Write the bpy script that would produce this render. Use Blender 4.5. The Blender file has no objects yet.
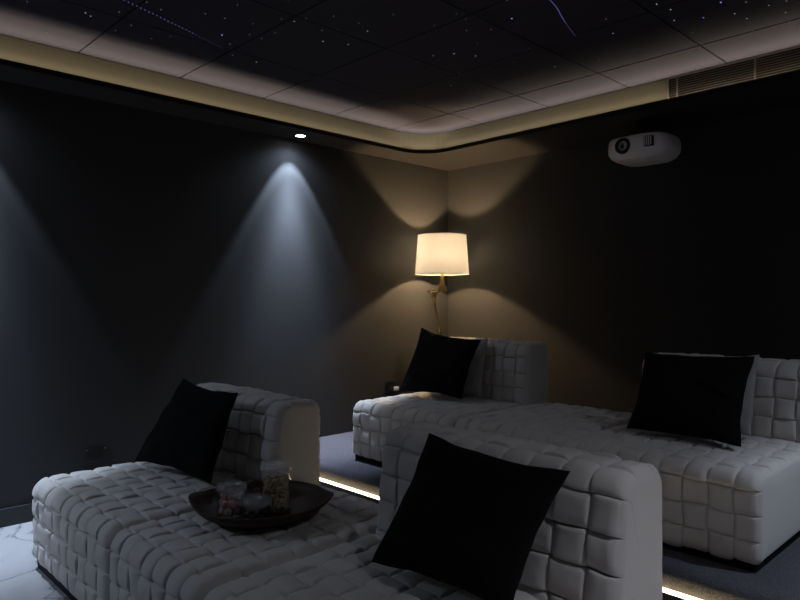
import bpy, bmesh, math, random
from mathutils import Vector, Matrix, noise
S = bpy.context.scene
COL = S.collection
PI = math.pi

# ------------------------------------------------------------------ helpers
def link(o, parent=None):
    COL.objects.link(o)
    if parent is not None:
        o.parent = parent
    return o

def obj(name, bm, mat, parent=None, smooth=True, recalc=True):
    if recalc:
        bmesh.ops.recalc_face_normals(bm, faces=bm.faces)
    me = bpy.data.meshes.new(name)
    bm.to_mesh(me); bm.free()
    if smooth is not None:
        for p in me.polygons:
            p.use_smooth = smooth
    if mat is not None:
        me.materials.append(mat)
    return link(bpy.data.objects.new(name, me), parent)

def tag(o, label, cat, group=None, kind=None):
    o['label'] = label; o['category'] = cat
    if group: o['group'] = group
    if kind: o['kind'] = kind
    return o

def thing(name, label, cat, loc=(0, 0, 0), group=None, rotz=0.0):
    o = bpy.data.objects.new(name, None)
    o.empty_display_size = .05
    link(o); o.location = loc; o.rotation_euler = (0, 0, rotz)
    return tag(o, label, cat, group)

def struct(name, bm, mat, parent=None, smooth=False):
    o = obj(name, bm, mat, parent, smooth)
    if parent is None:
        o['kind'] = 'structure'
    return o

def box(bm, x0, x1, y0, y1, z0, z1):
    vs = [bm.verts.new(p) for p in ((x0,y0,z0),(x1,y0,z0),(x1,y1,z0),(x0,y1,z0),(x0,y0,z1),(x1,y0,z1),(x1,y1,z1),(x0,y1,z1))]
    for f in ((0,3,2,1),(4,5,6,7),(0,1,5,4),(1,2,6,5),(2,3,7,6),(3,0,4,7)):
        bm.faces.new([vs[i] for i in f])
    return vs

def boxbm(*a, bevel=0.0, seg=2):
    bm = bmesh.new(); box(bm, *a)
    if bevel:
        bmesh.ops.bevel(bm, geom=list(bm.edges), offset=bevel, segments=seg, profile=.5, affect='EDGES')
    return bm

def lathe(profile, n=40, bm=None, c=(0, 0, 0)):
    bm = bm or bmesh.new()
    rings = []
    for r, z in profile:
        if r < 1e-6:
            rings.append([bm.verts.new((c[0], c[1], c[2] + z))])
        else:
            rings.append([bm.verts.new((c[0] + r*math.cos(2*PI*k/n), c[1] + r*math.sin(2*PI*k/n), c[2] + z)) for k in range(n)])
    for a, b in zip(rings, rings[1:]):
        for k in range(n):
            k2 = (k+1) % n
            if len(a) == 1 and len(b) == 1: continue
            if len(a) == 1: bm.faces.new((a[0], b[k], b[k2]))
            elif len(b) == 1: bm.faces.new((a[k], a[k2], b[0]))
            else: bm.faces.new((a[k], a[k2], b[k2], b[k]))
    return bm

def sweep(pts, radii, n=16, side=Vector((1, 0, 0))):
    """tube along pts; radii = (rx, ry) per point, rx lies along `side`"""
    bm = bmesh.new(); rings = []
    pts = [Vector(p) for p in pts]
    for i, p in enumerate(pts):
        t = (pts[min(i+1, len(pts)-1)] - pts[max(i-1, 0)]).normalized()
        s = (side - t*side.dot(t))
        if s.length < 1e-4: s = Vector((0, 0, 1)) - t*t.z
        s.normalize(); q = t.cross(s)
        rx, ry = radii[i]
        rings.append([bm.verts.new(p + s*rx*math.cos(2*PI*k/n) + q*ry*math.sin(2*PI*k/n)) for k in range(n)])
    for a, b in zip(rings, rings[1:]):
        for k in range(n):
            bm.faces.new((a[k], a[(k+1) % n], b[(k+1) % n], b[k]))
    bm.faces.new(rings[0][::-1]); bm.faces.new(rings[-1])
    return bm

def catmull(P, m=6):
    out = []
    for i in range(len(P)-1):
        p0 = P[max(i-1, 0)]; p1 = P[i]; p2 = P[i+1]; p3 = P[min(i+2, len(P)-1)]
        for k in range(m):
            t = k/m
            out.append(tuple(.5*((2*b) + (-a+c)*t + (2*a-5*b+4*c-d)*t*t + (-a+3*b-3*c+d)*t**3) for a, b, c, d in zip(p0, p1, p2, p3)))
    out.append(tuple(P[-1]))
    return out

# ------------------------------------------------------------------ materials
def mat(name, col, rough=.6, metal=0.0, spec=.5, **kw):
    m = bpy.data.materials.new(name); m.use_nodes = True
    b = m.node_tree.nodes['Principled BSDF']
    b.inputs['Base Color'].default_value = (*col, 1)
    b.inputs['Roughness'].default_value = rough
    b.inputs['Metallic'].default_value = metal
    b.inputs['Specular IOR Level'].default_value = spec
    for k, v in kw.items():
        b.inputs[k].default_value = v
    return m

def N(m, kind, **props):
    n = m.node_tree.nodes.new(kind)
    for k, v in props.items():
        setattr(n, k, v)
    return n

def L(m, a, b): m.node_tree.links.new(a, b)

def add_bump(m, scale, strength, dist=.002, detail=3.0, colvar=None):
    tc = N(m, 'ShaderNodeTexCoord')
    nz = N(m, 'ShaderNodeTexNoise'); nz.inputs['Scale'].default_value = scale; nz.inputs['Detail'].default_value = detail
    L(m, tc.outputs['Object'], nz.inputs['Vector'])
    bp = N(m, 'ShaderNodeBump'); bp.inputs['Strength'].default_value = strength; bp.inputs['Distance'].default_value = dist
    L(m, nz.outputs['Fac'], bp.inputs['Height'])
    b = m.node_tree.nodes['Principled BSDF']
    L(m, bp.outputs['Normal'], b.inputs['Normal'])
    if colvar:
        r = N(m, 'ShaderNodeValToRGB')
        r.color_ramp.elements[0].position = .35; r.color_ramp.elements[0].color = (*colvar[0], 1)
        r.color_ramp.elements[1].position = .65; r.color_ramp.elements[1].color = (*colvar[1], 1)
        L(m, nz.outputs['Fac'], r.inputs['Fac'])
        L(m, r.outputs['Color'], b.inputs['Base Color'])
    return m

def emit(name, col, strength):
    m = bpy.data.materials.new(name); m.use_nodes = True
    nt = m.node_tree; nt.nodes.clear()
    e = nt.nodes.new('ShaderNodeEmission'); o = nt.nodes.new('ShaderNodeOutputMaterial')
    e.inputs['Color'].default_value = (*col, 1); e.inputs['Strength'].default_value = strength
    nt.links.new(e.outputs[0], o.inputs['Surface'])
    return m

WALLPAINT = add_bump(mat('charcoal_wall_paint', (.036, .036, .0375), .75, spec=.25), 180, .05)
SOFFIT = add_bump(mat('charcoal_soffit_paint', (.030, .028, .027), .8, spec=.2), 160, .05)
BASEB = mat('black_baseboard_paint', (.018, .018, .021), .45)
LIPM = mat('black_lip', (.006, .006, .006), .5, spec=.2)
FASCIA = add_bump(mat('cream_cove_paint', (.098, .086, .061), .85, spec=.2), 60, .05)
SLAB = mat('black_ceiling_slab', (.004, .004, .004), .9, spec=0)
PANEL = add_bump(mat('dark_acoustic_ceiling_panel', (.0395, .0360, .0450), .95, spec=.05), 420, .3, .001)
FABRIC = add_bump(mat('light_grey_woven_fabric', (.62, .585, .56), .95, spec=.1), 700, .25, .0012)
FABRIC.node_tree.nodes['Principled BSDF'].inputs['Sheen Weight'].default_value = .15
BLACKF = add_bump(mat('black_cotton', (.006, .006, .0066), .9, spec=.12), 500, .25, .001)
GREYPIL = add_bump(mat('pale_grey_cotton', (.42, .40, .39), .95, spec=.1), 600, .2, .001)
PLINTH = mat('black_plinth', (.006, .006, .007), .7, spec=.2)
CARPET = add_bump(mat('charcoal_carpet', (.10, .10, .115), 1.0, spec=.05), 330, 1.0, .006, 4, ((.045, .044, .055), (.17, .165, .19)))
RISER = add_bump(mat('dark_riser', (.05, .045, .04), .8), 200, .2)
LEDM = emit('warm_led', (1.0, .79, .42), 8.5)
BRASS = mat('aged_brass', (.82, .60, .27), .27, 1.0)
VENTM = mat('bronze_vent_metal', (.13, .11, .09), .5, .4)
VENTB = mat('vent_black', (.004, .004, .004), .8)
PROJW = mat('white_projector_plastic', (.86, .82, .80), .4)
PROJB = mat('black_projector_plastic', (.008, .008, .008), .3)
LENSM = mat('coated_lens_glass', (.006, .006, .008), .12, spec=.4)
WHITEP = mat('white_plastic', (.7, .7, .7), .4)
BLACKP = mat('black_socket_plate', (.012, .012, .012), .3)
CHROME = mat('downlight_ring', (.03, .03, .03), .4)
DLENS = emit('cool_downlight_lens', (.86, .93, 1.0), 26.0)
STARM = {1: emit('dim_white_star', (.75, .8, 1.0), .17), 2: emit('white_star', (.8, .85, 1.0), .38), 3: emit('blue_star', (.35, .33, 1.0), .95)}
TRAILM = emit('blue_star_trail', (.36, .30, 1.0), .42)
WOOD = add_bump(mat('dark_walnut', (.034, .017, .008), .5, spec=.3), 30, .15, .001, 5)
PINK = mat('pink_marshmallow', (.90, .56, .55), .9, spec=.2)
WHITEM = mat('white_marshmallow', (.92, .82, .78), .9, spec=.2)
POP = add_bump(mat('toffee_popcorn', (.42, .31, .18), .7), 90, .3, .002, 3, ((.58, .40, .22), (.95, .86, .66)))
CHOC = mat('dark_chocolate', (.03, .016, .010), .4)

def marble():
    m = mat('white_marble', (.7, .7, .7), .22)
    tc = N(m, 'ShaderNodeTexCoord')
    nz = N(m, 'ShaderNodeTexNoise'); nz.inputs['Scale'].default_value = 2.3; nz.inputs['Detail'].default_value = 7; nz.inputs['Distortion'].default_value = 1.3
    L(m, tc.outputs['Object'], nz.inputs['Vector'])
    r = N(m, 'ShaderNodeValToRGB'); e = r.color_ramp.elements
    e[0].position = .42; e[0].color = (.36, .355, .37, 1); e[1].position = .6; e[1].color = (.39, .385, .39, 1)
    v = e.new(.515); v.color = (.15, .145, .155, 1); v2 = e.new(.50); v2.color = (.34, .335, .35, 1); v3 = e.new(.53); v3.color = (.36, .355, .37, 1)
    L(m, nz.outputs['Fac'], r.inputs['Fac'])
    L(m, r.outputs['Color'], m.node_tree.nodes['Principled BSDF'].inputs['Base Color'])
    return m
MARBLE = marble()

def thin_glass():
    m = bpy.data.materials.new('thin_clear_glass'); m.use_nodes = True
    nt = m.node_tree; nt.nodes.clear()
    o = nt.nodes.new('ShaderNodeOutputMaterial'); mx = nt.nodes.new('ShaderNodeMixShader')
    t = nt.nodes.new('ShaderNodeBsdfTransparent'); t.inputs[0].default_value = (.985, .99, .99, 1)
    g = nt.nodes.new('ShaderNodeBsdfGlossy'); g.inputs['Roughness'].default_value = .06
    lw = nt.nodes.new('ShaderNodeLayerWeight'); lw.inputs['Blend'].default_value = .5
    p5 = nt.nodes.new('ShaderNodeMath'); p5.operation = 'POWER'; p5.inputs[1].default_value = 4.0
    f = nt.nodes.new('ShaderNodeMath'); f.operation = 'MULTIPLY_ADD'; f.inputs[1].default_value = .75; f.inputs[2].default_value = .045
    nt.links.new(lw.outputs['Facing'], p5.inputs[0]); nt.links.new(p5.outputs[0], f.inputs[0])
    nt.links.new(f.outputs[0], mx.inputs[0]); nt.links.new(t.outputs[0], mx.inputs[1]); nt.links.new(g.outputs[0], mx.inputs[2])
    nt.links.new(mx.outputs[0], o.inputs['Surface'])
    return m
GLASS = thin_glass()
def frosted():
    m = thin_glass(); m.name = 'pressed_glass_lid'; nt = m.node_tree
    o = nt.nodes['Material Output']; src = o.inputs['Surface'].links[0].from_socket
    d = nt.nodes.new('ShaderNodeBsdfDiffuse'); d.inputs[0].default_value = (.85, .87, .9, 1)
    t = nt.nodes.new('ShaderNodeBsdfTranslucent'); t.inputs[0].default_value = (.85, .87, .9, 1)
    m1 = nt.nodes.new('ShaderNodeMixShader'); m1.inputs[0].default_value = .5
    m2 = nt.nodes.new('ShaderNodeMixShader'); m2.inputs[0].default_value = .09
    nt.links.new(d.outputs[0], m1.inputs[1]); nt.links.new(t.outputs[0], m1.inputs[2])
    nt.links.new(src, m2.inputs[1]); nt.links.new(m1.outputs[0], m2.inputs[2]); nt.links.new(m2.outputs[0], o.inputs['Surface'])
    return m
LIDG = frosted()

def shade_mat():
    m = bpy.data.materials.new('cream_linen_shade'); m.use_nodes = True
    nt = m.node_tree; nt.nodes.clear()
    o = nt.nodes.new('ShaderNodeOutputMaterial'); mx = nt.nodes.new('ShaderNodeMixShader'); mx.inputs[0].default_value = .74
    d = nt.nodes.new('ShaderNodeBsdfDiffuse'); d.inputs[0].default_value = (.80, .78, .72, 1)
    t = nt.nodes.new('ShaderNodeBsdfTranslucent'); t.inputs[0].default_value = (.91, .94, 1.0, 1)
    nt.links.new(d.outputs[0], mx.inputs[1]); nt.links.new(t.outputs[0], mx.inputs[2]); nt.links.new(mx.outputs[0], o.inputs['Surface'])
    return m
SHADE = shade_mat()

# ------------------------------------------------------------------ room shell
RX, RY = 4.40, -6.50           # right wall and front wall; back wall is y = 0, left wall is x = 0
SOF, CEI = 2.40, 2.567
LX0, LX1, LY0, LY1 = .28, RX-.28, RY+.60, -.60     # inner edge of the soffit
PLZ, PLY = .175, -1.995                            # platform top and its front edge

struct('floor', boxbm(0, RX, RY, 0, -.05, 0), MARBLE)
struct('wall_left', boxbm(-.1, 0, RY, 0, 0, 2.72), WALLPAINT)
struct('wall_back', boxbm(-.1, RX+.1, 0, .1, 0, 2.72), WALLPAINT)
struct('wall_right', boxbm(RX, RX+.1, RY, 0, 0, 2.72), WALLPAINT)
struct('baseboard_left', boxbm(0, .016, RY, PLY-.02, .0, .098, bevel=.004), BASEB)

def loop(off, r0=.25, n=10):
    """rounded rectangle round the tray, pushed outwards by off"""
    x0, x1, y0, y1 = LX0-off, LX1+off, LY0-off, LY1+off
    r = r0+off; pts = []
    for cx, cy, a0 in ((x1-r, y1-r, 0), (x0+r, y1-r, PI/2), (x0+r, y0+r, PI), (x1-r, y0+r, 3*PI/2)):
        for k in range(n+1):
            a = a0 + PI/2*k/n
            pts.append((cx + r*math.cos(a), cy + r*math.sin(a)))
    return pts

def loft(profile):
    bm = bmesh.new(); rings = [[bm.verts.new((x, y, z)) for x, y in loop(o)] for o, z in profile]
    for a, b in zip(rings, rings[1:]):
        for k in range(len(a)):
            bm.faces.new((a[k], a[(k+1) % len(a)], b[(k+1) % len(a)], b[k]))
    return bm
CH = .050                                         # width of the light channel behind the lip
# soffit underside
bm = bmesh.new()
inner = [bm.verts.new((x, y, SOF)) for x, y in loop(.008)]
n = len(inner); q = n//4
outer = []
for k, (x, y) in enumerate(loop(.008)):
    outer.append((RX if k < q else 0 if k < 3*q else RX, 0 if k < 2*q else RY))
ov = [bm.verts.new((*p, SOF)) for p in ((RX, 0), (0, 0), (0, RY), (RX, RY))]
for c in range(4):
    seg = inner[c*q:(c+1)*q]
    for a, b in zip(seg, seg[1:]): bm.faces.new((a, b, ov[c]))
    bm.faces.new((inner[(c+1)*q-1], inner[((c+1)*q) % n], ov[(c+1) % 4], ov[c]))
soff = struct('ceiling_soffit', bm, SOFFIT)
struct('trim_1', loft([(.012, SOF), (0, SOF), (0, 2.428), (.004, 2.428), (.004, SOF+.004), (CH, SOF+.004)]), LIPM)['label'] = 'black lip around the ceiling tray'
struct('trim_2', loft([(CH, SOF+.004), (CH, CEI)]), FASCIA)['label'] = 'cream lit band of the ceiling cove'

# star ceiling: slab, acoustic panels, fibre-optic points
ceil = struct('ceiling', boxbm(-.1, RX+.1, RY, .1, CEI+.012, CEI+.06), SLAB)
GX, GY, PX_, PY_ = .85, -.94, .593, .583
panels = {}
xs = [LX0-CH+.002] + [GX+PX_*k for k in range(7)] + [LX1+CH-.002]
ys = [LY1+CH-.002] + [GY-PY_*k for k in range(9)] + [LY0-CH+.002]
for i, (x0, x1) in enumerate(zip(xs, xs[1:])):
    for j, (y1, y0) in enumerate(zip(ys, ys[1:])):
        g = .0042
        panels[i, j] = obj('ceiling_panel', boxbm(x0+g, x1-g, y0+g, y1-g, CEI, CEI+.011, bevel=.0015, seg=1), PANEL, ceil, smooth=False)
def panel_at(x, y):
    i = max(k for k in range(len(xs)) if k == 0 or xs[k] <= x); j = max(k for k in range(len(ys)) if k == 0 or ys[k] >= y)
    return panels[min(i, len(xs)-2), min(j, len(ys)-2)]
def disc(bm, x, y, z, r, n=8):
    bm.faces.new([bm.verts.new((x+r*math.cos(2*PI*k/n), y-r*math.sin(2*PI*k/n), z)) for k in range(n)])
    return bm
def dome(x, y, r, bm=None):
    return lathe([(r, .0005), (r*.8, -r*.45), (r*.4, -r*.75), (0, -r*.85)], 8, bm, (x, y, CEI))
STARS = [(0.73,-3.65,1),(0.79,-3.42,2),(0.77,-3.39,2),(0.91,-3.31,1),(0.41,-3.48,1),(0.68,-3.24,1),(1.1,-3.26,1),(1.07,-3.18,1),(1.17,-3.01,1),(1.19,-2.92,1),(1.0,-2.83,3),(0.8,-3.21,1),(0.71,-3.07,1),(0.8,-3.01,1),(0.92,-2.74,1),(0.79,-2.65,1),(1.1,-2.73,1),(1.36,-2.95,1),(1.23,-2.79,1),(1.21,-2.65,1),(1.1,-2.66,1),(0.79,-2.5,2),(1.39,-2.66,2),(1.46,-2.64,1),(1.4,-2.5,1),(1.29,-2.41,2),(1.46,-2.45,1),(1.35,-2.29,2),(1.55,-2.33,2),(1.59,-2.42,1),(1.57,-2.56,1),(1.56,-2.81,1),(1.37,-2.72,1),(1.78,-2.37,1),(1.99,-2.16,1),(1.98,-2.08,1),(1.83,-2.14,1),(1.9,-1.98,1),(1.99,-1.9,1),(1.83,-1.81,1),(1.55,-1.85,2),(1.65,-1.79,2),(1.71,-1.68,2),(1.41,-1.84,1),(1.28,-1.4,2),(1.47,-1.54,1),(2.24,-2.1,1),(2.14,-1.93,3),(2.45,-1.6,1),(2.39,-1.42,2),(2.15,-1.13,1),(1.92,-1.22,2),(2.05,-1.12,1),(2.01,-1.32,1),(1.98,-1.56,1),(1.8,-1.45,1),(2.69,-1.58,2),(2.71,-1.48,2),(2.67,-1.35,2),(2.38,-1.13,1),(2.67,-1.14,1),(2.78,-1.28,3),(2.9,-1.39,3),(2.9,-1.22,2),(2.98,-1.31,2),(2.92,-1.12,2),(3.04,-1.2,2),(3.11,-1.19,2),(3.07,-1.06,2),(2.89,-0.95,1),(3.05,-0.93,1)]
for x, y, k in STARS:
    obj('star_light', dome(x, y, .0025 + .0005*k), STARM[k], panel_at(x, y))
def trail(P, n, r, name='star_trail'):
    P = catmull([(*p, 0) for p in P], 12)
    d = [0.0]
    for a, b in zip(P, P[1:]): d.append(d[-1] + (Vector(b)-Vector(a)).length)
    byp = {}
    for k in range(n):
        s = d[-1]*k/(n-1); i = max(i for i in range(len(d)-1) if d[i] <= s)
        t = (s-d[i])/(d[i+1]-d[i]); p = Vector(P[i]).lerp(Vector(P[i+1]), t)
        pn = panel_at(p.x, p.y); bm = byp.setdefault(pn.name, (pn, bmesh.new()))[1]
        dome(p.x, p.y, r*(1.0 if k < n*.7 else .6), bm)
    for pn, bm in byp.values(): obj(name, bm, TRAILM, pn)
trail([(1.075, -3.43), (1.05, -3.346), (.998, -3.182), (.934, -2.992), (.846, -2.753)], 32, .0029)
trail([(2.42, -2.12), (2.378, -1.968), (2.352, -1.87), (2.302, -1.733), (2.237, -1.522)], 40, .0027)

# raised carpeted platform with rounded nosing
bm = bmesh.new(); prof = [(0, 0.0), (0, PLZ)]
prof += [(PLY+.075-.045*math.sin(PI/2*k/9), PLZ-.04+.04*math.cos(PI/2*k/9)) for k in range(10)]
prof += [(PLY+.027, .088), (PLY, .086), (PLY, 0)]
A = [bm.verts.new((.0, y, z)) for y, z in prof]; B = [bm.verts.new((RX, y, z)) for y, z in prof]
for k in range(len(prof)):
    k2 = (k+1) % len(prof); bm.faces.new((A[k], A[k2], B[k2], B[k]))
bm.faces.new(A); bm.faces.new(B[::-1])
pf = struct('floor_platform', bm, CARPET)
pf['label'] = 'raised charcoal carpeted platform under the back row'
tag(obj('led_strip', boxbm(.02, RX-.02, PLY+.002, PLY+.020, .0865, .097), LEDM, smooth=False), 'glowing warm white LED strip under the edge of the carpeted platform', 'light strip')

# ------------------------------------------------------------------ woven sofa modules
def hsh(i, j, k=0):
    random.seed(i*7919 + j*104729 + k*31 + 5); return random.random()
TS = [-.985, -.93, -.82, -.66, -.46, -.23, 0, .23, .46, .66, .82, .93, .985]

def weave(a, b, i, j, par, seed):
    """height over one square of the basket weave: a, b in -1..1"""
    al, ac = (b, a) if (i+j+par) % 2 == 0 else (a, b)
    w = .8 + .45*hsh(i, j, seed)
    tilt = (hsh(i, j, seed+9)-.5)*.006
    return (w*.0110*(1-abs(al)**3.2) - .0055*abs(ac)**20 - .0075*abs(al)**14 + tilt*ac
            + .0025*noise.noise(Vector((i*3.1+a*1.4, j*2.7+b*1.4, seed))))

def rounded_path(P, R, step=.012):
    """open polyline P (y, z) with corner radii R -> list of (s, y, z, ny, nz), outward normal on the left"""
    pts = []
    P = [Vector(p) for p in P]
    raw = [P[0]]
    for k in range(1, len(P)-1):
        a, b, c = P[k-1], P[k], P[k+1]; r = R[k-1]
        d1 = (a-b).normalized(); d2 = (c-b).normalized()
        ang = math.acos(max(-1, min(1, d1.dot(d2)))); t = r/math.tan(ang/2)
        s, e = b + d1*t, b + d2*t
        cen = b + (d1+d2).normalized()*(r/math.sin(ang/2))
        a0 = math.atan2((s-cen).y, (s-cen).x); a1 = math.atan2((e-cen).y, (e-cen).x)
        while a1-a0 > PI: a1 -= 2*PI
        while a1-a0 < -PI: a1 += 2*PI
        m = 14
        raw += [cen + Vector((math.cos(a0+(a1-a0)*q/m), math.sin(a0+(a1-a0)*q/m)))*r for q in range(m+1)]
    raw.append(P[-1])
    d = [0.0]
    for a, b in zip(raw, raw[1:]): d.append(d[-1] + (b-a).length)
    return raw, d

def path_at(raw, d, s):
    s = max(0, min(d[-1], s)); lo = 0
    for i in range(len(d)-1):
        if d[i] <= s: lo = i
    t = (s-d[lo])/max(1e-9, d[lo+1]-d[lo])
    p = raw[lo].lerp(raw[lo+1], t)
    e = .012
    def at(q):
        q = max(0, min(d[-1], q)); l = 0
        for i in range(len(d)-1):
            if d[i] <= q: l = i
        return raw[l].lerp(raw[l+1], (q-d[l])/max(1e-9, d[l+1]-d[l]))
    tg = (at(s+e)-at(s-e)).normalized()
    return p, Vector((-tg.y, tg.x))

def block(W, P, R, ncol, pitch, phase, seed, par=0, side_r=.026, z_off=0):
    """a padded block of width W (x from 0 to W) whose wrap P (front, top, back) is basket woven and whose sides are plain"""
    raw, d = rounded_path(P, R)
    tot = d[-1]
    # nominal samples along the wrap
    n0 = int(math.floor((0-phase)/pitch)); n1 = int(math.floor((tot-phase)/pitch))
    sv = []
    for j in range(n0, n1+1):
        for t in TS:
            s = phase + (j + .5 + .5*t)*pitch
            if 0 <= s <= tot: sv.append((s, j, t))
    sv = [(0.0, sv[0][1], -1.0)] + sv + [(tot, sv[-1][1], 1.0)]
    pc = W/ncol; uv = []
    for i in range(ncol):
        for t in TS:
            uv.append(((i+.5+.5*t)*pc, i, t))
    extra = [.0015, .004, .009, .016]
    uv = sorted(uv + [(u, 0, (u/pc)*2-1) for u in extra] + [(W-u, ncol-1, 1-(u/pc)*2) for u in extra])
    uv = [(0.0, 0, -1.0)] + uv + [(W, ncol-1, 1.0)]
    bm = bmesh.new(); rows = []
    cache = {}
    for s, j, b in sv:
        row = []
        for u, i, a in uv:
            su = s + .007*noise.noise(Vector((u*9, s*7, seed+.3)))
            if su not in cache: cache[su] = path_at(raw, d, su)
            p, nn = cache[su]
            e = min(u, W-u)
            ins = side_r - math.sqrt(max(0, side_r**2 - (side_r-e)**2)) if e < side_r else 0
            fade = min(1, e/.03); fade = fade*fade*(3-2*fade)
            h = weave(a, b, i, j, par, seed)
            if h > 0: h *= fade
            else: h *= min(1, .25+e/.02)
            h += .004*math.sin(PI*u/W)
            uu = u + .006*noise.noise(Vector((u*8, s*9, seed+7.7)))*min(1, e/.05)
            q = p + nn*(h-ins*1.0)
            row.append(bm.verts.new((uu, q.x, q.y + z_off)))
        rows.append(row)
    for ra, rb in zip(rows, rows[1:]):
        for k in range(len(ra)-1):
            bm.faces.new((ra[k], ra[k+1], rb[k+1], rb[k])).smooth = True
    # plain side panels (gently padded) and the underside
    for col, dirx in ((0, -1), (-1, 1)):
        ring = [r[col] for r in rows]
        c = sum((v.co for v in ring), Vector())/len(ring)
        prev = ring
        for f, o in ((.93, .001), (.75, .003), (.45, .004)):
            cur = []
            for v in ring:
                w = c + (v.co-c)*f; w.x = c.x + dirx*o
                cur.append(bm.verts.new(w))
            for k in range(len(ring)):
                k2 = (k+1) % len(ring)
                fc = bm.faces.new((prev[k], prev[k2], cur[k2], cur[k]) if dirx < 0 else (cur[k], cur[k2], prev[k2], prev[k]))
                fc.smooth = k2 != 0
            prev = cur
        bm.faces.new(prev if dirx < 0 else prev[::-1])
    bm.faces.new(([bm.verts.new(v.co) for v in rows[0]] + [bm.verts.new(v.co) for v in rows[-1][::-1]])[::-1])
    return bm

def module(name, label, cat, x0, x1, yf, yb, zb, zt, back, seed, par=0, group=None):
    """zb: underside of the upholstery, zt: nominal seat top (local z 0 is the floor it stands on)"""
    W = x1-x0-.016; COLS = round(W/.098)
    t = thing(name, label, cat, (x0+.008, yf, zb[0]), group)
    D = yb-yf; z0 = zb[1]-zb[0]; zt = zt-zb[0]
    m = -.012                              # leave room for the padding
    y0 = D-.285
    De = y0+.012 if back else D
    seat = block(W, [(.045, z0), (.012, z0), (.012, zt+m), (De-.012, zt+m), (De-.012, z0), (De-.045, z0)], [.026, .060, .045, .026], COLS, .097, .012, seed, par)
    obj('seat', seat, FABRIC, t, smooth=None, recalc=False)
    if back:
        zt2 = zt + back
        bk = block(W, [(y0+.045, z0), (y0+.004, z0), (y0, zt), (y0+.045, zt2+m), (D-.02, zt2+m), (D-.012, z0), (D-.045, z0)], [.026, .05, .070, .06, .026], COLS, .097, zt-.01, seed+50, par+1)
        obj('backrest', bk, FABRIC, t, smooth=None, recalc=False)
    obj('plinth', boxbm(.022, W-.022, .024, D-.03, .001, z0+.012), PLINTH, t, smooth=False)
    return t

FX = [.69, 1.625, 2.29, 3.235]
F_ZT, B_ZT = .408, PLZ+.384
module('sofa_module', 'woven pale grey sofa seat by the left wall, front row, black cushion against its back', 'sofa', FX[0], FX[1], -3.63, -2.65, (0, .048), F_ZT, .362, 1)
module('ottoman', 'woven pale grey ottoman in the front row, round wooden tray on top', 'ottoman', FX[1], FX[2], -3.63, -2.705, (0, .048), F_ZT, 0, 2, 1)
module('sofa_module', 'nearest woven grey sofa seat, front row, large black cushion leaning on its back', 'sofa', FX[2], FX[3], -3.63, -2.67, (0, .048), F_ZT, .362, 3)
BX = [.69, 1.57, 2.305, 3.20]
module('sofa_module', 'woven pale grey sofa seat on the platform beneath the floor lamp', 'sofa', BX[0], BX[1], -1.735, -.715, (PLZ, PLZ+.034), B_ZT, .385, 4)
module('ottoman', 'empty woven grey ottoman on the carpeted platform between the two back row seats', 'ottoman', BX[1], BX[2], -1.735, -.80, (PLZ, PLZ+.034), B_ZT, 0, 5, 1)
module('sofa_module', 'woven grey sofa seat on the platform below the projector, at the right', 'sofa', BX[2], BX[3], -1.80, -.715, (PLZ, PLZ+.034), B_ZT, .362, 6)

# ------------------------------------------------------------------ cushions
def cushion(name, label, TL, TR, BL, BR, T, m, seed, slump=.25, pull=.09, fold=None):
    TL, TR, BL, BR = map(Vector, (TL, TR, BL, BR))
    c = (TL+TR+BL+BR)/4
    ex = ((TR+BR)-(TL+BL)).normalized(); ez = ((TL+TR)-(BL+BR)).normalized(); nrm = ex.cross(ez).normalized()
    n = 44; bm = bmesh.new(); sides = []
    for sd in (1, -1):
        g = []
        for j in range(n+1):
            row = []
            for i in range(n+1):
                a0, b0 = math.sin(PI/2*(2*i/n-1)), math.sin(PI/2*(2*j/n-1))
                edge = abs(a0) > .9999 or abs(b0) > .9999
                if sd == -1 and edge:
                    row.append(sides[0][j][i]); continue
                a = a0*(1-pull*(1-b0*b0)); b = b0*(1-pull*(1-a0*a0))
                a += .028*noise.noise(Vector((b0*2.6, seed*3.1, .5+(a0 > 0))))*abs(a0)**3*(1-abs(b0)**6)
                b += .028*noise.noise(Vector((a0*2.6, seed*5.7, 4.5+(b0 > 0))))*abs(b0)**3*(1-abs(a0)**6)
                p = (BL*(1-a)*(1-b) + BR*(1+a)*(1-b) + TL*(1-a)*(1+b) + TR*(1+a)*(1+b))/4
                t = T*((1-a0*a0)*(1-b0*b0))**.42*(1 - slump*b0)
                cor = abs(a0*b0)
                wr = .010*noise.noise(Vector((a0*2.2+seed, b0*2.2, seed*1.7)))*(1-cor**3)
                wr += .007*math.sin(9*(a0-b0*.6)+seed)*cor*(1-cor)*2
                wr += .004*noise.noise(Vector((a0*6+seed, b0*5, 3.3)))
                if fold and sd == 1:
                    fa, fb, ang, ln = fold
                    da = (a0-fa)*math.cos(ang)+(b0-fb)*math.sin(ang); db = -(a0-fa)*math.sin(ang)+(b0-fb)*math.cos(ang)
                    if abs(da) < ln:
                        wr += .026*math.exp(-(db/.045)**2)*(1-(da/ln)**2) - .02*math.exp(-((db+.11)/.06)**2)*(1-(da/ln)**2)
                w = 0 if edge else 1
                row.append(bm.verts.new(p + nrm*sd*(t*.5*w) + nrm*wr*(w*min(1, t/T*2) if not edge else .4)))
            g.append(row)
        sides.append(g)
        for j in range(n):
            for i in range(n):
                f = [g[j][i], g[j][i+1], g[j+1][i+1], g[j+1][i]]
                bm.faces.new(f if sd == 1 else f[::-1])
    for v in bm.verts: v.co -= c
    o = obj(name, bm, m); o.location = c
    md = o.modifiers.new('sub', 'SUBSURF'); md.levels = 1; md.render_levels = 1
    return tag(o, label, 'cushion')

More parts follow.
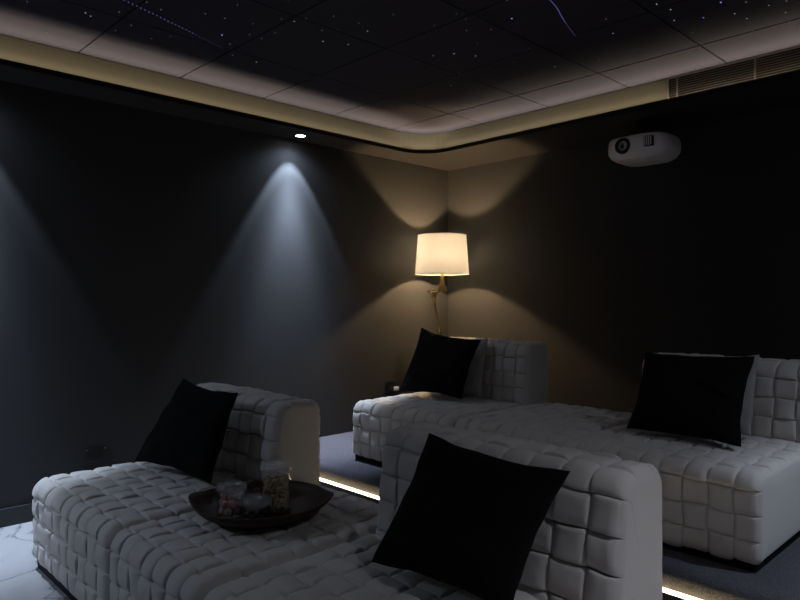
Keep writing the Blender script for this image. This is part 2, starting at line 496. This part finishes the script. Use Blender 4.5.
cushion('throw_pillow', 'large black square cushion leaning on the nearest grey sofa back', (2.635,-3.025,.81), (3.145,-3.045,.79), (2.57,-3.205,.44), (3.05,-3.17,.44), .15, BLACKF, 1)
cushion('throw_pillow', 'black square cushion on the front row seat beside the left wall', (.99,-3.03,.84), (1.452,-3.0,.812), (.862,-3.22,.44), (1.50,-3.16,.45), .15, BLACKF, 2, pull=.115)
cushion('throw_pillow', 'black cushion on the back row seat under the floor lamp', (.73,-1.10,1.025), (1.265,-1.08,.957), (.77,-1.373,.585), (1.285,-1.296,.585), .15, BLACKF, 3, pull=.12)
cushion('throw_pillow', 'pale grey cushion behind the black one under the floor lamp', (.80,-.995,.955), (1.255,-.995,.962), (.86,-1.10,.585), (1.27,-1.10,.58), .10, GREYPIL, 4, pull=.04)
cushion('throw_pillow', 'large black cushion on the back row seat below the projector', (2.43,-1.16,.945), (2.962,-1.14,.955), (2.465,-1.425,.585), (3.012,-1.465,.585), .16, BLACKF, 5, fold=(.55, .05, -.42, .45))
cushion('throw_pillow', 'pale grey cushion behind the black one below the projector', (2.42,-1.03,.85), (2.945,-1.02,.955), (2.46,-1.14,.585), (2.95,-1.15,.575), .10, GREYPIL, 6, pull=.04)

# ------------------------------------------------------------------ tray and jars
TZ = .432
R_ = Vector((.694, .720, 0)); F_ = Vector((-.720, .694, 0))
TC = Vector((1.905, -3.165, TZ))
tr = thing('serving_tray', 'dark wooden round tray with pointed ends on the front row ottoman', 'tray', TC)
def tray_bm():
    bm = bmesh.new(); n = 96; rings = []
    K = .95
    prof = [(.0, .0), (.12, .0), (.185, .0), (.225, .010), (.250, .030), (.262, .048), (.256, .050), (.243, .034), (.218, .016), (.18, .008), (.1, .007), (0, .007)]
    for r, z in prof:
        if r == 0: rings.append([bm.verts.new((0, 0, z))]); continue
        rg = []
        for k in range(n):
            a = 2*PI*k/n
            tip = max(0, abs(math.cos(a)))**26
            rr = K*r*(1 + .085*tip*(r/.26)**4) * (1-.03*math.sin(a)**2*0)
            zz = z + .012*tip*(r/.26)**6 - .006*(1-abs(math.cos(a)))*(r/.26)**6*0
            p = R_*rr*math.cos(a) + F_*rr*math.sin(a)
            rg.append(bm.verts.new((p.x, p.y, zz)))
        rings.append(rg)
    for A, B in zip(rings, rings[1:]):
        for k in range(n):
            k2 = (k+1) % n
            if len(A) == 1: bm.faces.new((A[0], B[k], B[k2]))
            elif len(B) == 1: bm.faces.new((A[k], A[k2], B[0]))
            else: bm.faces.new((A[k], A[k2], B[k2], B[k]))
    return bm
obj('dish', tray_bm(), WOOD, tr)
JZ = TZ+.0085
def jar(label, x, y, r, h, lid_h, knob=1):
    t = thing('glass_jar', label, 'jar', (x, y, JZ), 'lidded glass jars on the tray')
    w = .0025
    obj('jar_body', lathe([(0, 0), (r-.006, 0), (r, .006), (r, h-.004), (r+.001, h), (r-w, h), (r-w, .008), (r-.007, .005), (0, .005)], 48), GLASS, t)
    lid = obj('lid', lathe([(0, h+.001), (r-.002, h+.001), (r+.0025, h+.003), (r+.0025, h+lid_h*.55), (r-.001, h+lid_h*.72), (r*.8, h+lid_h*.86), (r*.4, h+lid_h*.97), (0, h+lid_h), (0, h+lid_h-.004), (r*.8, h+lid_h*.70), (r-.003, h+lid_h*.5), (r-.004, h+.004), (0, h+.004)], 48), LIDG, t)
    kz = h+lid_h
    if knob == 1:
        obj('knob', lathe([(.004, kz-.001), (.004, kz+.004), (.009, kz+.008), (.0115, kz+.015), (.009, kz+.022), (0, kz+.025)], 20), GLASS, lid)
    else:
        pts = [(.020*math.cos(a), 0, kz-.004+.020*math.sin(a)) for a in [PI*k/14 for k in range(15)]]
        pts = [(p[0]*R_.x, p[0]*R_.y, p[2]) for p in pts]
        obj('knob', sweep(pts, [(.005, .005)]*len(pts), 12, F_), GLASS, lid)
    return t
J1, J2, J3 = (1.890, -3.281), (1.948, -3.130), (1.990, -3.240)
jar('short glass jar of pink marshmallows at the left of the wooden tray', *J1, .052, .086, .034)
jar('tall glass jar of popcorn on the wooden tray', *J2, .056, .146, .034, 2)
jar('small low glass jar nearest the edge of the wooden tray', *J3, .052, .050, .034)
rnd = random.Random(3)
k = 0
for lay in range(3):
    spots = [(.0335, 2*PI*q/7 + lay*.45) for q in range(7)] + [(.0, 0)]
    for (rr, a) in spots:
        if lay == 2 and rnd.random() < .3: continue
        s = .0122
        bm = lathe([(0, -s), (s*.72, -s), (s*.97, -s*.72), (s*1.03, 0), (s*.97, s*.72), (s*.72, s), (0, s)], 18)
        bmesh.ops.rotate(bm, verts=bm.verts, cent=(0, 0, 0), matrix=Matrix.Rotation(rnd.uniform(-.45, .45), 3, 'X') @ Matrix.Rotation(rnd.uniform(-.45, .45), 3, 'Y'))
        pink = rnd.random() < .62
        o = obj('marshmallow', bm, PINK if pink else WHITEM)
        o.location = (J1[0]+rr*math.cos(a), J1[1]+rr*math.sin(a), JZ+.0195+lay*.0250)
        tag(o, 'soft pink marshmallow inside the short glass jar' if pink else 'creamy white marshmallow inside the short glass jar', 'marshmallow', 'pink marshmallows in the jar' if pink else 'white marshmallows in the jar')
bm = bmesh.new()
for q in range(520):
    lz = rnd.random(); a = rnd.uniform(0, 2*PI); r = .0405 if rnd.random() < .75 else rnd.uniform(0, .04)
    s = rnd.uniform(.006, .0088)
    ret = bmesh.ops.create_icosphere(bm, subdivisions=1, radius=s)
    off = Vector((J2[0]+r*math.cos(a), J2[1]+r*math.sin(a), JZ+.014+lz*.106))
    sd = rnd.random()*50
    for v in ret['verts']:
        v.co = v.co*(1+.5*noise.noise(v.co*160+Vector((sd, 0, 0)))) + off
tag(obj('popcorn', bm, POP), 'golden popcorn filling the tall glass jar', 'popcorn', None, 'stuff')
for q in range(7):
    a = 2*PI*q/6; rr = .033 if q < 6 else 0
    bm = boxbm(-.010, .010, -.010, .010, -.007, .007, bevel=.004)
    bmesh.ops.rotate(bm, verts=bm.verts, cent=(0, 0, 0), matrix=Matrix.Rotation(rnd.uniform(0, PI), 3, 'Z'))
    o = obj('chocolate', bm, CHOC); o.location = (J3[0]+rr*math.cos(a), J3[1]+rr*math.sin(a), JZ+.0125)
    tag(o, 'dark chocolate piece at the bottom of the small low glass jar', 'chocolate', 'chocolates in the small jar')

# ------------------------------------------------------------------ floor lamp in the corner
LC = Vector((.291, -.40, 0))
lp = thing('floor_lamp', 'brass twig floor lamp with lit cream drum shade in the corner', 'lamp', (LC.x, LC.y, PLZ))
def lat(px, z): return tuple(R_*px) [:2] + (z-PLZ,)
obj('lamp_base', lathe([(0, .001), (.14, .001), (.14, .014), (.125, .022), (.02, .026), (0, .026)], 40), BRASS, lp)
low = catmull([lat(-.03, PLZ+.02), lat(.02, .38), lat(.012, .62), lat(-.006, .80), lat(-.017, .92), lat(-.040, 1.06), lat(-.060, 1.17), lat(-.067, 1.225), lat(-.070, 1.262), lat(-.072, 1.294)], 5)
rad = []
for i in range(len(low)):
    f = i/(len(low)-1)
    r = .0125 + .0015*math.sin(f*17)
    if f > .70: r += .034*((f-.70)/.30)**2
    rad.append((r, min(r, .019)))
obj('stem', sweep(low, rad, 18, R_), BRASS, lp)
sil = catmull([(-.124, 1.300), (-.070, 1.3035), (-.036, 1.312), (-.022, 1.345), (-.013, 1.40), (-.008, 1.46), (-.006, 1.53)], 6) + [(.006, 1.53)] + catmull([(.006, 1.53), (.009, 1.46), (.016, 1.40), (.028, 1.34), (.040, 1.308), (.036, 1.294), (-.03, 1.291), (-.122, 1.290)], 5)[1:]
bm = bmesh.new()
fr = [bm.verts.new(Vector(lat(p[0], p[1])) - F_*.013) for p in sil]; bk_ = [bm.verts.new(Vector(lat(p[0], p[1])) + F_*.013) for p in sil]
bm.faces.new(fr); bm.faces.new(bk_[::-1])
for k in range(len(sil)): bm.faces.new((fr[k], bk_[k], bk_[(k+1) % len(sil)], fr[(k+1) % len(sil)]))
bmesh.ops.recalc_face_normals(bm, faces=bm.faces)
obj('bracket', bm, BRASS, lp, smooth=False)
ZB, ZTP, RB, RT = 1.437-PLZ, 1.762-PLZ, .226, .203
sh = obj('lamp_shade', lathe([(RB, ZB), (RT, ZTP), (RT-.002, ZTP), (RB-.002, ZB), (RB, ZB)], 64), SHADE, lp)
for zz, rr in ((ZB, RB), (ZTP, RT)):
    obj('shade_trim', lathe([(rr-.003, zz-.003), (rr+.0015, zz-.003), (rr+.0015, zz+.003), (rr-.003, zz+.003), (rr-.003, zz-.003)], 64), SHADE, sh)
obj('bulb_holder', lathe([(0, 1.50-PLZ), (.016, 1.50-PLZ), (.016, 1.56-PLZ), (0, 1.56-PLZ)], 20), BRASS, lp)
obj('light_bulb', lathe([(0, 1.562-PLZ), (.012, 1.562-PLZ), (.022, 1.585-PLZ), (.026, 1.605-PLZ), (.018, 1.628-PLZ), (0, 1.634-PLZ)], 24), emit('warm_bulb', (1, .74, .44), 10), lp)

# ------------------------------------------------------------------ downlights
def downlight(label, x, y):
    t = thing('downlight', label, 'ceiling light', (x, y, SOF))
    obj('trim_ring', lathe([(.046, -.0005), (.046, -.004), (.038, -.006), (.034, -.001)], 32), CHROME, t)
    obj('lens', lathe([(.0335, -.002), (0, -.0022)], 32), DLENS, t)
downlight('lit round downlight in the soffit above the left wall', .138, -1.734)
downlight('round downlight beside the front row along the left soffit, out of frame', .138, -3.86)
downlight('round downlight nearest the screen end of the left soffit, out of frame', .138, -5.90)
downlight('round downlight in the right hand soffit beside the front row, out of frame', RX-.138, -3.10)
downlight('round downlight in the right hand soffit beside the platform, out of frame', RX-.138, -1.45)

# ------------------------------------------------------------------ air grille in the back fascia
VX0, VX1 = 2.288, 3.75
vt = thing('air_vent', 'long slatted bronze air vent in the back ceiling cove above the projector', 'air vent', ((VX0+VX1)/2, LY1+CH, 2.433))
hw = (VX1-VX0)/2
obj('back_plate', boxbm(-hw, hw, -.004, -.002, .0, .128), VENTB, vt, smooth=False)
bm = bmesh.new()
box(bm, -hw, hw, -.020, -.002, -.004, .004); box(bm, -hw, hw, -.020, -.002, .124, .130)
box(bm, -hw, -hw+.008, -.020, -.002, .004, .124); box(bm, hw-.008, hw, -.020, -.002, .004, .124)
obj('vent_frame', bm, VENTM, vt, smooth=False)
for k in range(8):
    z = .012+.0142*k
    bm = bmesh.new(); vs = box(bm, -hw+.008, hw-.008, -.018, -.005, z, z+.0022)
    for v in vs:
        if v.co.y < -.01: v.co.z -= .004
    obj('slat', bm, VENTM, vt, smooth=False)
for x in (2.345, 2.777, 3.25):
    obj('divider', boxbm(x-(VX0+VX1)/2-.003, x-(VX0+VX1)/2+.003, -.0195, -.004, .004, .124), VENTM, vt, smooth=False)

# ------------------------------------------------------------------ projector hung from the soffit
pj = thing('projector', 'white ceiling projector hung under the soffit on the dark back wall', 'projector', (2.028, -.33, 2.130))
def proj_body():
    bm = bmesh.new(); rings = []
    W2, Dp, n = .205, .17, 64
    for z, f in ((0.0, .62), (.005, .70), (.024, .88), (.05, .98), (.08, 1.0), (.112, .99), (.134, .95), (.144, .90), (.146, .86)):
        rg = []
        for k in range(n):
            a = 2*PI*k/n; e = 4.2
            c, s = math.cos(a), math.sin(a)
            x = W2*math.copysign(abs(c)**(2/e), c); y = Dp*math.copysign(abs(s)**(2/e), s)
            if y < 0: y -= .018*(1-(x/W2)**2)
            fy = 1-(1-f)*.55
            rg.append(bm.verts.new((x*(1-(1-f)*.8), y*fy, z)))
        rings.append(rg)
    for A, B in zip(rings, rings[1:]):
        for k in range(n): bm.faces.new((A[k], A[(k+1) % n], B[(k+1) % n], B[k]))
    bm.faces.new(rings[0][::-1]); bm.faces.new(rings[-1])
    return bm
obj('body', proj_body(), PROJW, pj)
def rotx(bm, c):
    bmesh.ops.rotate(bm, verts=bm.verts, cent=(0, 0, 0), matrix=Matrix.Rotation(PI/2, 3, 'X'))
    bmesh.ops.translate(bm, verts=bm.verts, vec=c); return bm
lx, lz = -.055, .084
ln = obj('lens_ring', rotx(lathe([(.034, -.02), (.051, -.02), (.052, .010), (.049, .013), (.030, .010), (.028, -.02)], 40), (lx, -.182, lz)), PROJB, pj)
obj('lens', rotx(lathe([(.030, -.004), (.022, .001), (.012, .004), (0, .005)], 32), (lx, -.182, lz)), LENSM, ln)
obj('lens_barrel', rotx(lathe([(.020, .004), (.021, .0065), (.017, .0065), (.016, .004)], 32), (lx, -.182, lz)), BASEB, ln)
gx0, gx1 = .085, .145
vg = obj('exhaust_grille', boxbm(gx0, gx1, -.191, -.160, .056, .122, bevel=.006), PROJB, pj)
for k in range(4):
    x = gx0+.009+k*.0128
    obj('grille_bar', boxbm(x, x+.0045, -.1935, -.187, .062, .117), PROJW, vg, smooth=False)
for k in range(2):
    obj('status_light', rotx(lathe([(0, .003), (.0035, .002), (.0035, -.006)], 12), (-.172, -.158, .085+.022*k)), PROJB, pj)
obj('ceiling_mount', boxbm(-.05, .05, -.05, .05, .258, .2695), PROJB, pj, smooth=False)
obj('mount_pole', lathe([(.018, .140), (.018, .262)], 20), PROJB, pj)

# ------------------------------------------------------------------ wall sockets
def socket(label, y, z, w=.12, h=.086):
    t = thing('wall_socket', label, 'socket', (0, y, z))
    obj('socket_plate', boxbm(.0005, .009, -w/2, w/2, -h/2, h/2, bevel=.003), BLACKP, t, smooth=False)
    for s in (-1, 1):
        obj('screw', rotx(lathe([(0, .0), (.003, 0), (.003, .003)], 10), (0, 0, 0)), WHITEP, t).location = (.0095, s*w*.43, .028)
        obj('outlet', boxbm(.008, .0105, s*.028-.018, s*.028+.018, -.022, .016, bevel=.001), PROJB, t, smooth=False)
    return t
socket('black double wall socket low on the left wall behind the front row seat', -3.10, .315)
socket('black wall socket on the left wall behind the back row seat', -.72, .495)
pg = thing('power_plug', 'white power plug in the wall socket beside the back row seat', 'plug', (.0112, -.680, .475))
obj('plug_body', boxbm(0, .032, -.019, .019, -.017, .017, bevel=.006), WHITEP, pg)
cord = catmull([(.028, 0, -.008), (.05, .01, -.05), (.04, .10, -.17), (.08, .22, -.27), (.16, .27, -.292), (.22, .28, -.290)], 6)
obj('cord', sweep(cord, [(.003, .003)]*len(cord), 8, Vector((0, 1, 0))), PROJB, pg)

# ------------------------------------------------------------------ lights
def spot(x, y, z, energy, ang, blend, col, tgt=None, r=.02):
    l = bpy.data.lights.new('downlight_beam', 'SPOT'); l.energy = energy; l.spot_size = math.radians(ang); l.spot_blend = blend
    l.color = col; l.shadow_soft_size = r
    o = bpy.data.objects.new('downlight_beam', l); link(o); o.location = (x, y, z)
    if tgt: o.rotation_euler = (Vector(tgt)-Vector((x, y, z))).to_track_quat('-Z', 'Y').to_euler()
    return o
for x, y, e, sp in ((.138, -1.734, 1, 8), (.138, -3.86, .9, 8), (.138, -5.90, 1, 130), (RX-.138, -3.10, .52, 12), (RX-.138, -1.45, .85, 15)):
    COOL = (.65, .79, 1.0) if x < 1 else (.84, .88, 1.0) if y < -2 else (.72, .83, 1.0)
    aim = (x + (-1 if x < 1 else 1)*.13, y, SOF-1.0)       # the lamps are turned a little towards their wall
    spot(x, y, SOF-.012, 72*e, 66 if x < 1 else 78, .30 if x < 1 else .5, COOL, aim if x < 1 else None)
    spot(x, y, SOF-.012, 190*e, 54, 1.0, COOL, (x, y, 0))
    spot(x, y, SOF-.012, 240*e, 40, 1.0, COOL, (x, y, 0))
    spot(x, y, SOF-.012, sp, 150, .9, COOL)

def bar(x0, y0, x1, y1, z, energy, tilt, w=.0032):
    """one length of cove LED tape; the tape lies tilted towards the middle of the room"""
    l = bpy.data.lights.new('cove_led', 'AREA'); l.shape = 'RECTANGLE'
    d = Vector((x1-x0, y1-y0, 0)); l.size = d.length; l.size_y = w; l.energy = energy*d.length; l.color = (1.0, .86, .66)
    o = bpy.data.objects.new('cove_led', l); link(o); o.location = ((x0+x1)/2, (y0+y1)/2, z)
    ax = d.normalized(); inn = Vector((-ax.y, ax.x, 0))
    if inn.dot(Vector((RX/2, RY/2, 0))-o.location) < 0: inn = -inn
    aim = Vector((0, 0, 1))*math.cos(tilt) + inn*math.sin(tilt)
    zz = -aim; yy = zz.cross(ax)
    o.rotation_euler = Matrix((ax, yy, zz)).transposed().to_euler()
    return o
o_ = .018
rc = .25+o_
for EC, tilt in ((1.7, math.radians(26)), (2.4, math.radians(68))):
    bar(LX0-o_, LY0+.25, LX0-o_, LY1-.25, 2.4210, EC, tilt)
    bar(LX0+.25, LY1+o_, LX1-.25, LY1+o_, 2.4240, EC, tilt)
    bar(LX1+o_, LY0+.25, LX1+o_, LY1-.25, 2.4210, EC, tilt)
    bar(LX0+.25, LY0-o_, LX1-.25, LY0-o_, 2.4210, EC, tilt)
    for cx, cy, a0 in ((LX0+.25, LY1-.25, PI/2), (LX1-.25, LY1-.25, 0)):
        for k in range(3):
            a, b = a0+PI/6*k, a0+PI/6*(k+1)
            bar(cx+rc*math.cos(a), cy+rc*math.sin(a), cx+rc*math.cos(b), cy+rc*math.sin(b), 2.4222, EC, tilt)

l = bpy.data.lights.new('bulb_light', 'POINT'); l.energy = 180; l.color = (1.0, .68, .355); l.shadow_soft_size = .03
o = bpy.data.objects.new('bulb_light', l); link(o); o.location = (LC.x, LC.y, 1.585)

w = bpy.data.worlds.new('room_dark'); S.world = w; w.use_nodes = True
w.node_tree.nodes['Background'].inputs[0].default_value = (.45, .5, .62, 1)
w.node_tree.nodes['Background'].inputs[1].default_value = .012

# ------------------------------------------------------------------ camera
cam = bpy.data.cameras.new('camera'); cam.sensor_fit = 'HORIZONTAL'; cam.sensor_width = 36; cam.lens = 660/800*36
cam.clip_start = .02
co = bpy.data.objects.new('camera', cam); link(co)
co.location = (4.042, -4.506, 1.22)
yaw = .767
co.rotation_euler = Vector((-math.cos(yaw), math.sin(yaw), 0)).to_track_quat('-Z', 'Y').to_euler()
S.camera = co
S.view_settings.view_transform = 'Standard'; S.view_settings.look = 'None'; S.view_settings.gamma = 1.0
S.view_settings.exposure = 0.0; S.view_settings.use_curve_mapping = False
